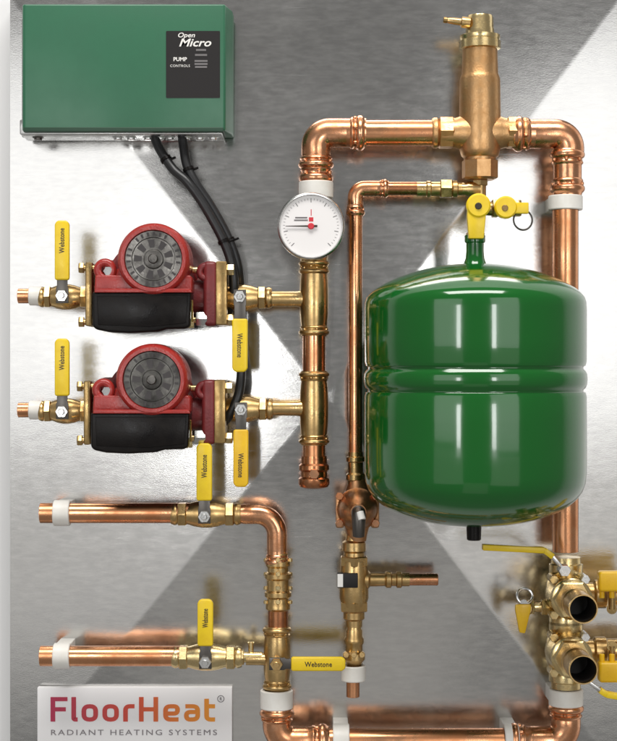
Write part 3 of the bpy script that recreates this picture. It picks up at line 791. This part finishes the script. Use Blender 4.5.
def stroke(mb, pts, o, wd, closed=False):
    """flat letter stroke of constant width along rounded corners, raised a fraction of a millimetre"""
    L = []; R_ = []; n = len(pts)
    for i in range(n):
        p = Vector(pts[i]).to_2d(); pa = Vector(pts[(i-1) % n if closed else max(i-1,0)]).to_2d(); pb = Vector(pts[(i+1) % n if closed else min(i+1,n-1)]).to_2d()
        d1 = (p-pa).normalized() if (p-pa).length > 1e-6 else (pb-p).normalized()
        d2 = (pb-p).normalized() if (pb-p).length > 1e-6 else d1
        nn = Vector((-(d1.y+d2.y), d1.x+d2.x)).normalized(); k = 1/max(0.4, nn.dot(Vector((-d1.y,d1.x))))
        L.append(p + nn*wd/2*k); R_.append(p - nn*wd/2*k)
    bm = mb.bm
    mk = lambda q, h: bm.verts.new(o + X*q.x + Z*q.y + F*h)
    l0=[mk(q,0) for q in L]; l1=[mk(q,0.35) for q in L]; r0=[mk(q,0) for q in R_]; r1=[mk(q,0.35) for q in R_]
    for i in range(n if closed else n-1):
        j=(i+1)%n
        bm.faces.new((l1[i],l1[j],r1[j],r1[i])); bm.faces.new((l0[i],l0[j],l1[j],l1[i])); bm.faces.new((r0[i],r0[j],r1[j],r1[i]))
    if not closed:
        for i in (0,n-1): bm.faces.new((l0[i],l1[i],r1[i],r0[i]))
def rnd_path(pts, r, closed=False):
    out = []; n = len(pts)
    for i in range(n):
        if r == 0 or (not closed and i in (0, n-1)): out.append(pts[i]); continue
        a = Vector((*pts[i-1],)); p = Vector((*pts[i],)); c = Vector((*pts[(i+1)%n],))
        r1 = min(r, (a-p).length*0.49, (c-p).length*0.49)
        q0 = p + (a-p).normalized()*r1; q1 = p + (c-p).normalized()*r1
        for k in range(6):
            t_ = k/5; out.append(tuple(q0*(1-t_)**2 + p*2*t_*(1-t_) + q1*t_*t_))
    return out
bx, bz = P(50.5,0,14).x, P(0,721.5,14).z; CH = P(0,697,14).z - bz; xh = 17.2; sw = 4.1; hs = sw/2
def letter(paths, x):
    for pts, r, cl in paths:
        stroke(mb, rnd_path([(x+a, z) for a, z in pts], r, cl), Vector((bx,-14.1,bz)), sw, cl)
letter([([(hs,0),(hs,CH-hs),(15,CH-hs)],0,False),([(hs*2,CH*0.5),(13.5,CH*0.5)],0,False)], 0)
letter([([(hs,CH),(hs,hs),(5.5,hs)],3,False)], 18.5)
O_ = [([(hs,hs),(14.6-hs,hs),(14.6-hs,xh-hs),(hs,xh-hs)],5,True)]
letter(O_, 27.5); letter(O_, 46)
letter([([(hs,0),(hs,xh-hs),(10,xh-hs)],5,False)], 64.5)
letter([([(hs,0),(hs,CH)],0,False),([(17-hs,0),(17-hs,CH)],0,False),([(hs*2,CH*0.5),(17-2*hs,CH*0.5)],0,False)], 78.5)
letter([([(13.6,hs),(hs,hs),(hs,xh-hs),(14.8-hs,xh-hs),(14.8-hs,xh*0.46),(2*hs,xh*0.46)],4.5,False)], 100)
letter([([(1.2,xh-hs),(14.2-hs,xh-hs),(14.2-hs,hs),(hs,hs),(hs,xh*0.55),(14.2-2*hs,xh*0.55)],4.5,False)], 118.5)
letter([([(hs,CH*0.93),(hs,hs),(9.5,hs)],4,False),([(hs*2,xh-hs),(9.5,xh-hs)],0,False)], 136.5)
kx = (P(215,0,14).x-bx)/(146)
for v in mb.bm.verts: v.co.x = bx + (v.co.x-bx)*kx
part('brand_lettering', mb, M['gradient'], t)
mb = MB(); mb.text('R', P(220.8,700.4,14.3), 4.4, 0.15, 0.05); mb.torus(P(220.8,698.8,14.3), F, 3.2, 0.35, 24, 6); part('trade_mark', mb, M['printgrey'], t)
mb = MB(); mb.text('RADIANT HEATING SYSTEMS', P(133,735,14.3), 7.6, 0.15, 0.0, spacing=1.3)
xs = [v.co.x for v in mb.bm.verts]; a0, a1 = P(51,0,14).x, P(217,0,14).x
for v in mb.bm.verts: v.co.x = a0 + (v.co.x-min(xs))/(max(xs)-min(xs))*(a1-a0)
part('tagline_lettering', mb, M['printgrey'], t)

# ------------------------------------------------------------------ lamps, world, camera
def area(name, px, py, d, w, h, L, target, col=(1,1,1)):
    li = bpy.data.lights.new(name, 'AREA'); li.shape = 'RECTANGLE'; li.size = w*U; li.size_y = h*U
    li.energy = L*math.pi*(w*U)*(h*U); li.color = col
    o = bpy.data.objects.new(name, li); COL.objects.link(o)
    o.location = Vector(((px-CX)*U, -d*U, (CY-py)*U))
    tv = Vector(((target[0]-CX)*U, -target[2]*U, (CY-target[1])*U))
    o.rotation_euler = (tv - o.location).to_track_quat('-Z', 'Y').to_euler()
    return o
area('left_softbox', -440, 110, 1500, 830, 800, 1.6, (300,370,0))
area('left_strip_light', -75, 320, 1470, 100, 380, 12.0, (300,400,0))
area('right_strip_light', 765, 320, 1470, 100, 380, 12.0, (320,400,0))
area('right_softbox', 1075, 85, 1500, 760, 890, 1.7, (320,370,0))
area('added_overhead_fill', 320, -1700, 1100, 1800, 700, 14.0, (320,370,0), (1,0.98,0.95))  # added fill without a known source; brightens whites outside the panel's mirror angle
area('added_low_left_fill', -430, 760, 1500, 880, 480, 0.47, (300,370,0), (1,0.98,0.95))  # added lamp, no known source; lifts the lower part of the left facet
area('added_low_right_fill', 1080, 780, 1500, 780, 480, 0.52, (320,370,0), (1,0.97,0.92))  # added lamp that sets the right facet's lower part apart from the bottom one
area('added_low_fill', 330, 1180, 1450, 620, 640, 0.22, (320,370,0), (1,0.95,0.88))  # added fill from below, only to lighten the bottom facet
w = bpy.data.worlds.new('World'); S.world = w; w.use_nodes = True
bg = w.node_tree.nodes['Background']; bg.inputs['Color'].default_value = (1,0.985,0.96,1); bg.inputs['Strength'].default_value = 0.24

cam = bpy.data.cameras.new('camera'); co = bpy.data.objects.new('camera', cam); COL.objects.link(co)
co.location = (0, -DC*U, 0); co.rotation_euler = (math.radians(90), 0, 0)
cam.sensor_fit = 'VERTICAL'; cam.sensor_height = 24; cam.lens = 24*DC/741.0; cam.clip_end = 100; cam.clip_start = 0.01
S.camera = co
S.view_settings.view_transform = 'Standard'; S.view_settings.look = 'None'; S.view_settings.exposure = 0; S.view_settings.gamma = 1
